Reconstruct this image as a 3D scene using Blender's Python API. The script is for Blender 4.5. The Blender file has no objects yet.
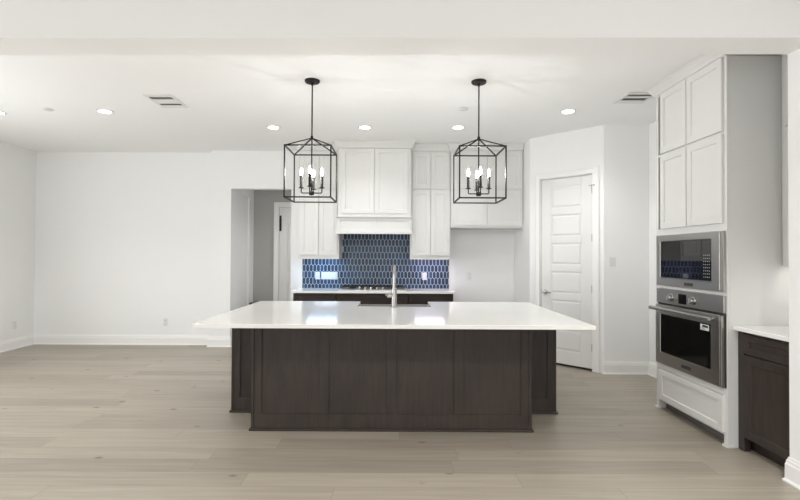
import bpy, bmesh, math, random
from mathutils import Vector, Matrix

random.seed(7)
SC = bpy.context.scene
COL = SC.collection

# ------------------------------------------------------------------ camera
cam_d = bpy.data.cameras.new('camera')
cam = bpy.data.objects.new('camera', cam_d)
COL.objects.link(cam)
cam.location = (0, 0, 1.43)
cam_d.sensor_width = 36.0
cam_d.lens = 36.0 * 470.0 / 800.0
cam_d.shift_x = 5.5 / 800.0
cam_d.clip_start = 0.05
PITCH, ROLL = math.radians(0.67), math.radians(0.29)
cam.matrix_world = (Matrix.Translation((0, 0, 1.43)) @ Matrix.Rotation(math.pi / 2 + PITCH, 4, 'X')
                    @ Matrix.Rotation(ROLL, 4, 'Z'))
SC.camera = cam

# ------------------------------------------------------------------ view, world, daylight
SC.view_settings.view_transform = 'Standard'
SC.view_settings.look = 'None'
SC.view_settings.exposure = 0.40
SC.view_settings.gamma = 1.0
SC.view_settings.use_curve_mapping = False
world = bpy.data.worlds.new('world')
SC.world = world
world.use_nodes = True
bg = world.node_tree.nodes['Background']
bg.inputs[0].default_value = (0.86, 0.93, 1.0, 1)
bg.inputs[1].default_value = 1.0
SC.cycles.max_bounces = 12
SC.cycles.diffuse_bounces = 8
SC.cycles.sample_clamp_indirect = 6.0


def area(name, loc, rot, sx, sy, power, color=(1, 1, 1), spread=math.pi):
    l = bpy.data.lights.new(name, 'AREA')
    l.shape = 'RECTANGLE'
    l.size, l.size_y = sx, sy
    l.energy = power
    l.color = color
    l.spread = spread
    o = bpy.data.objects.new(name, l)
    o.location = loc
    o.rotation_euler = rot
    COL.objects.link(o)
    return o


# daylight entering by the glazed rear wall (behind the camera) and the dining window in the left wall
area('daylight_rear', (-1.4, -4.25, 1.45), (math.radians(104), 0, 0), 6.6, 2.5, 76, (1.0, 0.995, 0.985))
area('daylight_dining', (-5.6, 3.4, 1.45), (math.radians(108), 0, math.radians(-90)), 3.0, 2.3, 80, (1.0, 0.995, 0.985))


def spot(name, loc, power, size=128, parent=None, color=(1.0, 0.993, 0.98)):
    l = bpy.data.lights.new(name, 'SPOT')
    l.energy = power
    l.color = color
    l.spot_size = math.radians(size)
    l.spot_blend = 0.75
    l.shadow_soft_size = 0.06
    o = bpy.data.objects.new(name, l)
    COL.objects.link(o)
    o.location = loc
    if parent is not None:
        o.parent = parent
    return o


# added unseen spots over the living room, brightening front floor and oven tower
for lx in (-4.2, -1.9, 0.2, 1.75):
    for ly in (1.2, -1.6):
        spot('added_living_spot', (lx, ly, 3.03), (150 if lx > 1 else 110 if lx > -4 else 80) if ly > 0 else 60)

spot('added_hall_spot', (-0.9, 7.95, 2.70), 38, 150)  # added unseen lamp, there to brighten the hall side wall

# ------------------------------------------------------------------ materials
def new_mat(name):
    m = bpy.data.materials.new(name)
    m.use_nodes = True
    nt = m.node_tree
    return m, nt, nt.nodes, nt.links, nt.nodes['Principled BSDF']


def node(nt, kind, **kw):
    n = nt.nodes.new(kind)
    for k, v in kw.items():
        setattr(n, k, v)
    return n


def math_n(nt, op, a, b=None, c=None):
    n = nt.nodes.new('ShaderNodeMath')
    n.operation = op
    for i, v in enumerate((a, b, c)):
        if v is None:
            continue
        if isinstance(v, (int, float)):
            n.inputs[i].default_value = v
        else:
            nt.links.new(v, n.inputs[i])
    return n.outputs[0]


def plain(name, col, rough=0.5, metal=0.0, ior=1.5, noise=0.0, nscale=20, bump=0.0, coat=0.0):
    m, nt, N, L, b = new_mat(name)
    b.inputs['Base Color'].default_value = (*col, 1)
    b.inputs['Roughness'].default_value = rough
    b.inputs['Metallic'].default_value = metal
    b.inputs['IOR'].default_value = ior
    b.inputs['Coat Weight'].default_value = coat
    if noise or bump:
        tc = node(nt, 'ShaderNodeTexCoord')
        nz = node(nt, 'ShaderNodeTexNoise')
        nz.inputs['Scale'].default_value = nscale
        nz.inputs['Detail'].default_value = 4
        L.new(tc.outputs['Object'], nz.inputs['Vector'])
        if noise:
            mx = node(nt, 'ShaderNodeMix', data_type='RGBA')
            mx.inputs[6].default_value = (*[c * (1 - noise) for c in col], 1)
            mx.inputs[7].default_value = (*[min(1, c * (1 + noise)) for c in col], 1)
            L.new(nz.outputs['Fac'], mx.inputs[0])
            L.new(mx.outputs[2], b.inputs['Base Color'])
        if bump:
            bp = node(nt, 'ShaderNodeBump')
            bp.inputs['Strength'].default_value = bump
            bp.inputs['Distance'].default_value = 0.002
            L.new(nz.outputs['Fac'], bp.inputs['Height'])
            L.new(bp.outputs['Normal'], b.inputs['Normal'])
    return m


def emit(name, col, strength):
    m = bpy.data.materials.new(name)
    m.use_nodes = True
    nt = m.node_tree
    nt.nodes.remove(nt.nodes['Principled BSDF'])
    e = nt.nodes.new('ShaderNodeEmission')
    e.inputs[0].default_value = (*col, 1)
    e.inputs[1].default_value = strength
    nt.links.new(e.outputs[0], nt.nodes['Material Output'].inputs[0])
    return m


def brushed(name, col, rough=0.3, stretch=(2, 2, 200)):
    m, nt, N, L, b = new_mat(name)
    b.inputs['Metallic'].default_value = 1.0
    tc = node(nt, 'ShaderNodeTexCoord')
    mp = node(nt, 'ShaderNodeMapping')
    mp.inputs['Scale'].default_value = stretch
    L.new(tc.outputs['Object'], mp.inputs[0])
    nz = node(nt, 'ShaderNodeTexNoise')
    nz.inputs['Scale'].default_value = 3
    L.new(mp.outputs[0], nz.inputs['Vector'])
    mr = node(nt, 'ShaderNodeMapRange')
    mr.inputs[3].default_value = rough - 0.05
    mr.inputs[4].default_value = rough + 0.08
    L.new(nz.outputs['Fac'], mr.inputs[0])
    L.new(mr.outputs[0], b.inputs['Roughness'])
    b.inputs['Base Color'].default_value = (*col, 1)
    return m


def wood_dark(name, base, vertical=True):
    m, nt, N, L, b = new_mat(name)
    tc = node(nt, 'ShaderNodeTexCoord')
    mp = node(nt, 'ShaderNodeMapping')
    mp.inputs['Scale'].default_value = (14, 14, 1.2) if vertical else (1.2, 14, 14)
    L.new(tc.outputs['Object'], mp.inputs[0])
    nz = node(nt, 'ShaderNodeTexNoise')
    nz.inputs['Scale'].default_value = 3
    nz.inputs['Detail'].default_value = 8
    nz.inputs['Distortion'].default_value = 0.6
    L.new(mp.outputs[0], nz.inputs['Vector'])
    big = node(nt, 'ShaderNodeTexNoise')
    big.inputs['Scale'].default_value = 2.2
    L.new(tc.outputs['Object'], big.inputs['Vector'])
    s = math_n(nt, 'ADD', math_n(nt, 'MULTIPLY', nz.outputs['Fac'], 0.6), math_n(nt, 'MULTIPLY', big.outputs['Fac'], 0.4))
    cr = node(nt, 'ShaderNodeValToRGB')
    cr.color_ramp.elements[0].position = 0.3
    cr.color_ramp.elements[0].color = (*[c * 0.72 for c in base], 1)
    cr.color_ramp.elements[1].position = 0.72
    cr.color_ramp.elements[1].color = (base[0] * 1.35, base[1] * 1.27, base[2] * 1.25, 1)
    L.new(s, cr.inputs[0])
    L.new(cr.outputs[0], b.inputs['Base Color'])
    b.inputs['Roughness'].default_value = 0.46
    b.inputs['Specular IOR Level'].default_value = 0.35
    bp = node(nt, 'ShaderNodeBump')
    bp.inputs['Strength'].default_value = 0.12
    bp.inputs['Distance'].default_value = 0.001
    L.new(nz.outputs['Fac'], bp.inputs['Height'])
    L.new(bp.outputs['Normal'], b.inputs['Normal'])
    return m


def floor_mat():
    m, nt, N, L, b = new_mat('oak_planks')
    W, LEN = 0.19, 1.75
    tc = node(nt, 'ShaderNodeTexCoord')
    sp = node(nt, 'ShaderNodeSeparateXYZ')
    L.new(tc.outputs['Object'], sp.inputs[0])
    x, y = sp.outputs[0], sp.outputs[1]
    yr = math_n(nt, 'DIVIDE', y, W)
    row = math_n(nt, 'FLOOR', yr)
    wn = node(nt, 'ShaderNodeTexWhiteNoise', noise_dimensions='1D')
    L.new(row, wn.inputs['W'])
    xo = math_n(nt, 'ADD', math_n(nt, 'DIVIDE', x, LEN), math_n(nt, 'MULTIPLY', wn.outputs['Value'], 7.31))
    cell = math_n(nt, 'FLOOR', xo)
    cv = node(nt, 'ShaderNodeCombineXYZ')
    L.new(row, cv.inputs[0])
    L.new(cell, cv.inputs[1])
    wn2 = node(nt, 'ShaderNodeTexWhiteNoise', noise_dimensions='3D')
    L.new(cv.outputs[0], wn2.inputs['Vector'])
    pid = wn2.outputs['Value']
    # grain, offset per plank
    off = math_n(nt, 'MULTIPLY', pid, 37.0)
    gv = node(nt, 'ShaderNodeCombineXYZ')
    L.new(math_n(nt, 'ADD', math_n(nt, 'MULTIPLY', x, 0.9), off), gv.inputs[0])
    L.new(math_n(nt, 'MULTIPLY', y, 16.0), gv.inputs[1])
    L.new(off, gv.inputs[2])
    gr = node(nt, 'ShaderNodeTexNoise')
    gr.inputs['Scale'].default_value = 1.5
    gr.inputs['Detail'].default_value = 7
    gr.inputs['Distortion'].default_value = 0.8
    L.new(gv.outputs[0], gr.inputs['Vector'])
    tone = math_n(nt, 'ADD', math_n(nt, 'MULTIPLY', pid, 0.34), math_n(nt, 'MULTIPLY', gr.outputs['Fac'], 0.78))
    cr = node(nt, 'ShaderNodeValToRGB')
    e = cr.color_ramp.elements
    e[0].position, e[0].color = 0.12, FLOOR_DARK
    e[1].position, e[1].color = 0.95, FLOOR_LIGHT
    L.new(tone, cr.inputs[0])
    # knots
    vv = node(nt, 'ShaderNodeCombineXYZ')
    L.new(math_n(nt, 'ADD', math_n(nt, 'MULTIPLY', x, 1.3), off), vv.inputs[0])
    L.new(math_n(nt, 'MULTIPLY', y, 2.6), vv.inputs[1])
    vo = node(nt, 'ShaderNodeTexVoronoi')
    vo.inputs['Scale'].default_value = 1.6
    L.new(vv.outputs[0], vo.inputs['Vector'])
    kn = node(nt, 'ShaderNodeMapRange')
    kn.inputs[1].default_value = 0.022
    kn.inputs[2].default_value = 0.085
    kn.inputs[3].default_value = 0.85
    kn.inputs[4].default_value = 0.0
    L.new(vo.outputs['Distance'], kn.inputs[0])
    mk = node(nt, 'ShaderNodeMix', data_type='RGBA')
    L.new(kn.outputs[0], mk.inputs[0])
    L.new(cr.outputs[0], mk.inputs[6])
    mk.inputs[7].default_value = (0.06, 0.048, 0.036, 1)
    # seams
    fy = math_n(nt, 'FRACT', yr)
    fx = math_n(nt, 'FRACT', xo)
    sy = math_n(nt, 'LESS_THAN', math_n(nt, 'MINIMUM', fy, math_n(nt, 'SUBTRACT', 1.0, fy)), 0.009)
    sx = math_n(nt, 'LESS_THAN', math_n(nt, 'MINIMUM', fx, math_n(nt, 'SUBTRACT', 1.0, fx)), 0.001)
    seam = math_n(nt, 'MAXIMUM', sy, sx)
    ms = node(nt, 'ShaderNodeMix', data_type='RGBA')
    L.new(math_n(nt, 'MULTIPLY', seam, 0.45), ms.inputs[0])
    L.new(mk.outputs[2], ms.inputs[6])
    ms.inputs[7].default_value = (0.12, 0.095, 0.07, 1)
    L.new(ms.outputs[2], b.inputs['Base Color'])
    b.inputs['Roughness'].default_value = 0.42
    bp = node(nt, 'ShaderNodeBump')
    bp.inputs['Strength'].default_value = 0.15
    bp.inputs['Distance'].default_value = 0.002
    L.new(math_n(nt, 'SUBTRACT', gr.outputs['Fac'], math_n(nt, 'MULTIPLY', seam, 0.6)), bp.inputs['Height'])
    L.new(bp.outputs['Normal'], b.inputs['Normal'])
    return m


def tile_mat():
    m, nt, N, L, b = new_mat('navy_glazed_tile')
    ge = node(nt, 'ShaderNodeNewGeometry')
    cr = node(nt, 'ShaderNodeValToRGB')
    e = cr.color_ramp.elements
    e[0].position, e[0].color = 0.0, (0.017, 0.039, 0.076, 1)
    e[1].position, e[1].color = 1.0, (0.036, 0.083, 0.158, 1)
    L.new(ge.outputs['Random Per Island'], cr.inputs[0])
    tc = node(nt, 'ShaderNodeTexCoord')
    nz = node(nt, 'ShaderNodeTexNoise')
    nz.inputs['Scale'].default_value = 30
    L.new(tc.outputs['Object'], nz.inputs['Vector'])
    mx = node(nt, 'ShaderNodeMix', data_type='RGBA', blend_type='MULTIPLY')
    mx.inputs[0].default_value = 0.5
    L.new(cr.outputs[0], mx.inputs[6])
    L.new(nz.outputs['Color'], mx.inputs[7])
    L.new(cr.outputs[0], b.inputs['Base Color'])
    b.inputs['Roughness'].default_value = 0.3
    b.inputs['Specular IOR Level'].default_value = 0.3
    bp = node(nt, 'ShaderNodeBump')
    bp.inputs['Strength'].default_value = 0.15
    bp.inputs['Distance'].default_value = 0.003
    L.new(nz.outputs['Fac'], bp.inputs['Height'])
    L.new(bp.outputs['Normal'], b.inputs['Normal'])
    return m


FLOOR_DARK = (0.215, 0.188, 0.150, 1)
FLOOR_LIGHT = (0.400, 0.355, 0.290, 1)
M = {}
M['wall'] = plain('wall_paint', (0.838, 0.843, 0.842), 0.65, noise=0.01, nscale=6, bump=0.05)
M['hall_wall'] = plain('shaded_wall_grey', (0.42, 0.415, 0.40), 0.65, noise=0.01, nscale=6)  # the hall end wall's shaded look is put into this darker grey
M['ceiling'] = plain('ceiling_paint', (0.885, 0.892, 0.892), 0.75, noise=0.01, nscale=5)
M['door'] = plain('door_paint', (0.75, 0.75, 0.74), 0.38, noise=0.006, nscale=8)
M['trim'] = plain('trim_paint', (0.84, 0.84, 0.83), 0.38, noise=0.006, nscale=8)
M['cab'] = plain('cabinet_white_paint', (0.70, 0.70, 0.69), 0.36, noise=0.008, nscale=8)
M['floor'] = floor_mat()
M['wood'] = wood_dark('espresso_stain', (0.041, 0.0325, 0.0283))
M['wood_h'] = wood_dark('espresso_stain_rail', (0.041, 0.0325, 0.0283), False)
M['quartz'] = plain('white_quartz', (0.86, 0.855, 0.835), 0.09, noise=0.02, nscale=14)
M['steel'] = brushed('stainless', (0.47, 0.46, 0.44), 0.30)
M['steel_satin'] = plain('satin_steel', (0.62, 0.61, 0.59), 0.48, 1.0, noise=0.02)
M['steel_dark'] = plain('dark_steel', (0.10, 0.10, 0.10), 0.4, 0.8, noise=0.05)
M['chrome'] = plain('polished_nickel', (0.40, 0.395, 0.39), 0.22, 1.0, noise=0.02)
M['nickel'] = plain('satin_nickel', (0.42, 0.41, 0.40), 0.3, 1.0, noise=0.02)
M['black_glass'] = plain('black_glass', (0.006, 0.006, 0.007), 0.03, ior=1.65, noise=0.02)
M['oven_glass'] = plain('oven_glass', (0.006, 0.006, 0.006), 0.06, ior=1.35, noise=0.02)
M['black'] = plain('black_iron', (0.012, 0.011, 0.010), 0.5, 0.4, noise=0.1)
M['grate'] = plain('cast_iron', (0.018, 0.018, 0.018), 0.6, noise=0.15, bump=0.2, nscale=90)
M['plastic'] = plain('white_plastic', (0.74, 0.74, 0.73), 0.35, noise=0.004)
M['slot'] = plain('shadow_slot', (0.06, 0.06, 0.06), 0.6, noise=0.05)
M['vent_dark'] = plain('duct_grey', (0.22, 0.215, 0.21), 0.7, noise=0.05)
M['vent_blade'] = plain('vent_blade_grey', (0.42, 0.42, 0.41), 0.5, noise=0.02)
M['disc'] = plain('disc_plastic', (0.66, 0.66, 0.65), 0.5, noise=0.02)
M['grout'] = plain('pale_grout', (0.72, 0.75, 0.80), 0.8, noise=0.03, nscale=40)
M['tile'] = tile_mat()
M['key'] = plain('key_print', (0.42, 0.42, 0.42), 0.5, noise=0.05)
M['label'] = plain('paper_label', (0.75, 0.75, 0.74), 0.6, noise=0.02)
M['ink'] = plain('ink_print', (0.03, 0.03, 0.03), 0.6, noise=0.05)
M['bench'] = plain('dark_bench', (0.025, 0.022, 0.02), 0.5, noise=0.1)
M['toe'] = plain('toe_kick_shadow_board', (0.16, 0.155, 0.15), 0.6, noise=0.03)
M['downlight'] = emit('downlight_lens', (1.0, 0.965, 0.90), 14)
M['bulb'] = emit('flame_bulb', (1.0, 0.98, 0.955), 330)
M['led_cool'] = emit('led_cool', (0.40, 0.66, 1.0), 5)
M['led_warm'] = emit('led_warm', (1.0, 0.97, 0.92), 5)
M['led_violet'] = emit('led_violet', (0.86, 0.76, 1.0), 4)
gm = bpy.data.materials.new('window_glass')
gm.use_nodes = True
gb = gm.node_tree.nodes['Principled BSDF']
gb.inputs['Transmission Weight'].default_value = 1
gb.inputs['Roughness'].default_value = 0
gb.inputs['IOR'].default_value = 1.45
M['glass'] = gm

# ------------------------------------------------------------------ mesh helpers
ORG = {}


class Fr:
    """a: along the face, b: out of the face, z: up."""

    def __init__(s, o=(0, 0, 0), u=(1, 0), n=(0, -1)):
        s.o, s.u, s.n = Vector(o), Vector((*u, 0)).normalized(), Vector((*n, 0)).normalized()

    def __call__(s, a, b, z):
        return s.o + s.u * a + s.n * b + Vector((0, 0, z))


XY = Fr((0, 0, 0), (1, 0), (0, 1))          # a = x, b = y
KIT = Fr((0, 0, 0), (1, 0), (0, -1))        # faces the camera: b = -y
TALL = Fr((0, 0, 0), (0, -1), (-1, 0))      # faces the kitchen from the right: a = -y, b = -x
PAN = Fr((1.98, 6.345, 0), (1, -1), (-1, -1))   # the angled pantry wall


class MB:
    def __init__(s):
        s.bm = bmesh.new()

    def poly(s, pts):
        return s.bm.faces.new([s.bm.verts.new(p) for p in pts])

    def box(s, a0, a1, b0, b1, z0, z1, fr=XY):
        v = [s.bm.verts.new(fr(a, b, z)) for z in (z0, z1) for (a, b) in ((a0, b0), (a1, b0), (a1, b1), (a0, b1))]
        for f in ((0, 3, 2, 1), (4, 5, 6, 7), (0, 1, 5, 4), (1, 2, 6, 5), (2, 3, 7, 6), (3, 0, 4, 7)):
            s.bm.faces.new([v[i] for i in f])
        return s

    def loft(s, rings, close=True, caps=True):
        vs = [[s.bm.verts.new(p) for p in r] for r in rings]
        n = len(vs[0])
        for r0, r1 in zip(vs, vs[1:]):
            for i in range(n if close else n - 1):
                j = (i + 1) % n
                s.bm.faces.new((r0[i], r0[j], r1[j], r1[i]))
        if caps:
            s.bm.faces.new(vs[0][::-1])
            s.bm.faces.new(vs[-1])
        return s

    def rect_loft(s, levels, fr=XY):
        """levels: (a0, a1, b0, b1, z)"""
        return s.loft([[fr(a0, b0, z), fr(a1, b0, z), fr(a1, b1, z), fr(a0, b1, z)] for a0, a1, b0, b1, z in levels])

    def shaker(s, a0, a1, z0, z1, b0, b1, fr, rail=0.057, rec=0.009, step=0.004, bot=None, top=None):
        """one door or drawer front: frame round a sunk flat panel; b0 back, b1 front"""
        bot = rail if bot is None else bot
        top = rail if top is None else top

        def ring(i, j, k, l, b):
            return [fr(a0 + i, b, z0 + k), fr(a1 - j, b, z0 + k), fr(a1 - j, b, z1 - l), fr(a0 + i, b, z1 - l)]
        rings = [ring(0, 0, 0, 0, b0), ring(0, 0, 0, 0, b1 - 0.0015), ring(.0015, .0015, .0015, .0015, b1),
                 ring(rail, rail, bot, top, b1),
                 ring(rail + step, rail + step, bot + step, top + step, b1 - rec)]
        return s.loft(rings)

    def raised(s, a0, a1, z0, z1, b0, b1, fr, panels, side=0.11):
        """a panel door leaf: sides and rails with sunk panels"""
        s.box(a0, a1, b0, b1 - 0.009, z0, z1, fr)
        zs = [z0] + [z for p in panels for z in p] + [z1]
        for i in range(0, len(zs), 2):
            s.box(a0 + side, a1 - side, b1 - 0.009, b1, zs[i], zs[i + 1], fr)
        s.box(a0, a0 + side, b1 - 0.009, b1, z0, z1, fr)
        s.box(a1 - side, a1, b1 - 0.009, b1, z0, z1, fr)
        for p0, p1 in panels:
            q0, q1 = a0 + side, a1 - side

            def r(i, b):
                return [fr(q0 + i, b, p0 + i), fr(q1 - i, b, p0 + i), fr(q1 - i, b, p1 - i), fr(q0 + i, b, p1 - i)]
            s.loft([r(.012, b1 - .010), r(.034, b1 - .002), r(.036, b1 - .002)])
        return s

    def tube(s, pts, r, seg=12, caps=True):
        pts = [Vector(p) for p in pts]
        rings = []
        prev = None
        for i, p in enumerate(pts):
            t = (pts[min(i + 1, len(pts) - 1)] - pts[max(i - 1, 0)]).normalized()
            if prev is None:
                x = t.orthogonal().normalized()
            else:
                x = (prev - t * prev.dot(t)).normalized()
            prev = x
            y = t.cross(x)
            rr = r[i] if isinstance(r, (list, tuple)) else r
            rings.append([p + x * rr * math.cos(2 * math.pi * k / seg) + y * rr * math.sin(2 * math.pi * k / seg) for k in range(seg)])
        return s.loft(rings, caps=caps)

    def lathe(s, c, prof, seg=28, axis=(0, 0, 1)):
        """prof: (radius, height along the axis)"""
        ax = Vector(axis).normalized()
        x = ax.orthogonal().normalized()
        y = ax.cross(x)
        c = Vector(c)
        return s.loft([[c + ax * h + (x * math.cos(2 * math.pi * k / seg) + y * math.sin(2 * math.pi * k / seg)) * max(r, 1e-4)
                        for k in range(seg)] for r, h in prof])

    def bar(s, p, q, w):
        """square bar from p to q"""
        p, q = Vector(p), Vector(q)
        t = (q - p).normalized()
        up = Vector((0, 0, 1)) if abs(t.z) < 0.95 else Vector((0, 1, 0))
        x = t.cross(up).normalized()
        y = t.cross(x).normalized()
        e = w / 2
        k = [(x * i + y * j) * e for i, j in ((-1, -1), (1, -1), (1, 1), (-1, 1))]
        return s.loft([[p - t * e + d for d in k], [q + t * e + d for d in k]])

    def build(s, name, mat, parent=None, bevel=0.0, smooth=False, origin=None):
        bmesh.ops.recalc_face_normals(s.bm, faces=s.bm.faces)
        co = [v.co for v in s.bm.verts]
        if origin is not None:
            org = Vector(origin)
        else:
            lo = Vector((min(c.x for c in co), min(c.y for c in co), min(c.z for c in co)))
            hi = Vector((max(c.x for c in co), max(c.y for c in co), max(c.z for c in co)))
            org = Vector(((lo.x + hi.x) / 2, (lo.y + hi.y) / 2, lo.z))
        for v in s.bm.verts:
            v.co -= org
        me = bpy.data.meshes.new(name)
        s.bm.to_mesh(me)
        s.bm.free()
        if smooth:
            me.polygons.foreach_set('use_smooth', [True] * len(me.polygons))
            me.set_sharp_from_angle(angle=math.radians(35))
        me.materials.append(M[mat] if isinstance(mat, str) else mat)
        o = bpy.data.objects.new(name, me)
        COL.objects.link(o)
        ORG[o] = org
        if parent is not None:
            o.parent = parent
            o.location = org - ORG[parent]
        else:
            o.location = org
        if bevel:
            bv = o.modifiers.new('edge', 'BEVEL')
            bv.width = bevel
            bv.segments = 2
            bv.limit_method = 'ANGLE'
            bv.angle_limit = math.radians(40)
        return o


def thing(name, loc, label, cat, group=None):
    o = bpy.data.objects.new(name, None)
    o.empty_display_size = 0.1
    COL.objects.link(o)
    o.location = loc
    ORG[o] = Vector(loc)
    return tag(o, label, cat, group)


def tag(o, label, cat, group=None):
    o['label'], o['category'] = label, cat
    if group:
        o['group'] = group
    return o


def struct(o, label=None, cat=None):
    o['kind'] = 'structure'
    if label:
        o['label'] = label
    if cat:
        o['category'] = cat
    return o


def copy_tree(o, parent=None):
    c = o.copy()
    COL.objects.link(c)
    if parent is not None:
        c.parent = parent
    for ch in list(o.children):
        copy_tree(ch, c)
    return c


def box(name, mat, a0, a1, b0, b1, z0, z1, fr=XY, parent=None, bevel=0.0):
    return MB().box(a0, a1, b0, b1, z0, z1, fr).build(name, mat, parent, bevel)


# ------------------------------------------------------------------ room shell
CEIL = 3.05
XL, XR, YB, YREAR = -5.70, 3.11, 7.30, -4.40
struct(box('floor', 'floor', XL - .2, XR + .2, YREAR - .2, 9.3, -0.08, 0), 'light oak plank floor running the width of the room', 'floor')
struct(box('ceiling', 'ceiling', XL - .2, XR + .2, YREAR - .2, 9.3, CEIL, CEIL + .1), 'flat white ceiling over kitchen and dining area', 'ceiling')

# dining side: left wall with its window, the recessed back wall
m = MB()
for (y0, y1, z0, z1) in ((YREAR - .12, 1.85, 0, CEIL), (4.95, 7.60, 0, CEIL), (1.85, 4.95, 0, .25), (1.85, 4.95, 2.65, CEIL)):
    m.box(XL - .12, XL, y0, y1, z0, z1)
struct(m.build('wall_left', 'wall'), 'plain white wall on the dining side', 'wall')
struct(box('wall_dining', 'wall', XL, -2.87, 7.45, 7.60, 0, CEIL), 'recessed white wall at the back of the dining area', 'wall')
# kitchen back wall with the hall opening
m = MB()
m.box(-2.87, -2.545, YB, 7.60, 0, CEIL)
m.box(-2.545, -1.61, YB, 7.44, 2.458, CEIL)
m.box(-1.61, 2.02, YB, 7.44, 0, CEIL)
struct(m.build('wall_back', 'wall'), 'white kitchen back wall with the hall opening', 'wall')
# hall beyond
m = MB()
m.box(-2.665, -2.545, 7.60, 7.63, 0, 2.75)
m.box(-2.665, -2.545, 8.23, 8.60, 0, 2.75)
m.box(-2.665, -2.545, 7.63, 8.23, 2.425, 2.75)
m.box(-2.70, -2.572, 7.63, 8.23, 0, 2.425)
struct(m.build('wall_hall_side', 'wall'), 'hall side wall with a shallow closet recess', 'wall')
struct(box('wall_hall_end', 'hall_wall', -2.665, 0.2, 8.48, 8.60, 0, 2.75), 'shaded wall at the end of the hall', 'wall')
struct(box('wall_hall_right', 'wall', 0.2, 0.32, 7.44, 8.60, 0, 2.75), 'hall wall behind the kitchen', 'wall')
struct(box('ceiling_hall', 'ceiling', -2.665, 0.32, 7.44, 8.60, 2.75, 2.80), 'lowered hall ceiling', 'ceiling')
# fridge nook side, angled pantry wall, right walls
struct(box('wall_nook', 'wall', 1.86, 1.98, 6.465, 7.30, 0, CEIL), 'short white wall beside the fridge nook', 'wall')
LEAF = 0.682
m = MB()
m.box(-.17, -.012, -.12, 0, 0, CEIL, PAN)
m.box(LEAF + .012, .82, -.12, 0, 0, CEIL, PAN)
m.box(-.012, LEAF + .012, -.12, 0, 2.465, CEIL, PAN)
struct(m.build('wall_pantry', 'wall'), 'angled white wall around the pantry door', 'wall')
struct(box('wall_switch', 'wall', 2.56, XR + .12, 5.745, 5.865, 0, CEIL), 'narrow white wall between pantry door and oven cabinet', 'wall')
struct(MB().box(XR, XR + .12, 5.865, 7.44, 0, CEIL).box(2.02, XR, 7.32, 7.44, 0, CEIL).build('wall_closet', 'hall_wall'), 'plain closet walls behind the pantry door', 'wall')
struct(box('wall_right', 'wall', XR, XR + .12, 3.01, 5.745, 0, CEIL), 'white wall behind the tall oven cabinet', 'wall')
m = MB()
m.box(2.526, XR + .12, 2.78, 3.012, 0, CEIL)
m.box(2.526, 2.65, YREAR - .12, 2.78, 0, CEIL)
struct(m.build('wall_right_front', 'wall'), 'white wall end beside the bar counter', 'wall')
# rear wall with the glazed opening
m = MB()
for (x0, x1, z0, z1) in ((XL, -4.8, 0, CEIL), (2.0, 2.526, 0, CEIL), (-4.8, 2.0, 2.75, CEIL), (-4.8, 2.0, 0, .12)):
    m.box(x0, x1, YREAR - .12, YREAR, z0, z1)
struct(m.build('wall_rear', 'wall'), 'wall behind the viewer with wide windows', 'wall')
struct(MB().loft([[(x, 2.777, z), (x, 3.012, z), (x, 3.012, CEIL), (x, 2.777, CEIL)] for x, z in ((XL, 2.690), (XR + .1, 2.742))]).build('ceiling_beam', 'ceiling'), 'wide white dropped beam across the ceiling', 'beam')


def window(name, fr, a0, a1, z0, z1, b, n):
    m = MB()
    w = .05
    m.box(a0, a1, b, b + .06, z0, z0 + w, fr).box(a0, a1, b, b + .06, z1 - w, z1, fr)
    for i in range(n + 1):
        a = a0 + (a1 - a0 - w) * i / n
        m.box(a, a + w, b, b + .06, z0 + w, z1 - w, fr)
    f = struct(m.build(name, 'trim'))
    struct(MB().box(a0 + .02, a1 - .02, b + .025, b + .033, z0 + .02, z1 - .02, fr).build('window_glass', 'glass', f))


window('window_1', Fr((0, 0, 0), (0, 1), (-1, 0)), 1.85, 4.95, .25, 2.65, 5.73, 3)
window('window_2', XY, -4.8, 2.0, .12, 2.75, YREAR - .09, 4)

# baseboards
PROF = [(0, 0), (.027, 0), (.027, .010), (.018, .020), (.017, .112), (.013, .120), (.013, .134), (.007, .146), (.006, .157), (0, .158)]


def baseboard(name, pts):
    """extrude the profile along points at the wall foot; the wall lies to the left of travel"""
    m = MB()
    P = [Vector((*p, 0)) for p in pts]
    rings = []
    for i, p in enumerate(P):
        d0 = (p - P[i - 1]).normalized() if i else None
        d1 = (P[i + 1] - p).normalized() if i + 1 < len(P) else None
        n0 = Vector((d0.y, -d0.x, 0)) if d0 else None
        n1 = Vector((d1.y, -d1.x, 0)) if d1 else None
        if n0 and n1:
            mt = (n0 + n1) / (1 + n0.dot(n1))
        else:
            mt = n0 or n1
        rings.append([p + mt * a + Vector((0, 0, z)) for a, z in PROF])
    m.loft(rings)
    return struct(m.build(name, 'trim'))


baseboard('baseboard_left', [(XL, YREAR + .01), (XL, 7.45), (-2.87, 7.45), (-2.87, YB), (-2.545, YB), (-2.545, 7.59)])
baseboard('baseboard_hall', [(-2.545, 8.235), (-2.545, 8.48), (-2.23, 8.48)])
baseboard('baseboard_nook', [(.87, YB), (1.86, YB), (1.86, 6.465), (1.907, 6.418)])
baseboard('baseboard_right', [(2.56 - .012, 5.745 + .012), (2.56, 5.745), (XR, 5.745), (XR, 4.50)])
baseboard('baseboard_right_front', [(2.60, 3.012), (2.526, 3.012), (2.526, YREAR + .1)])

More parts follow.
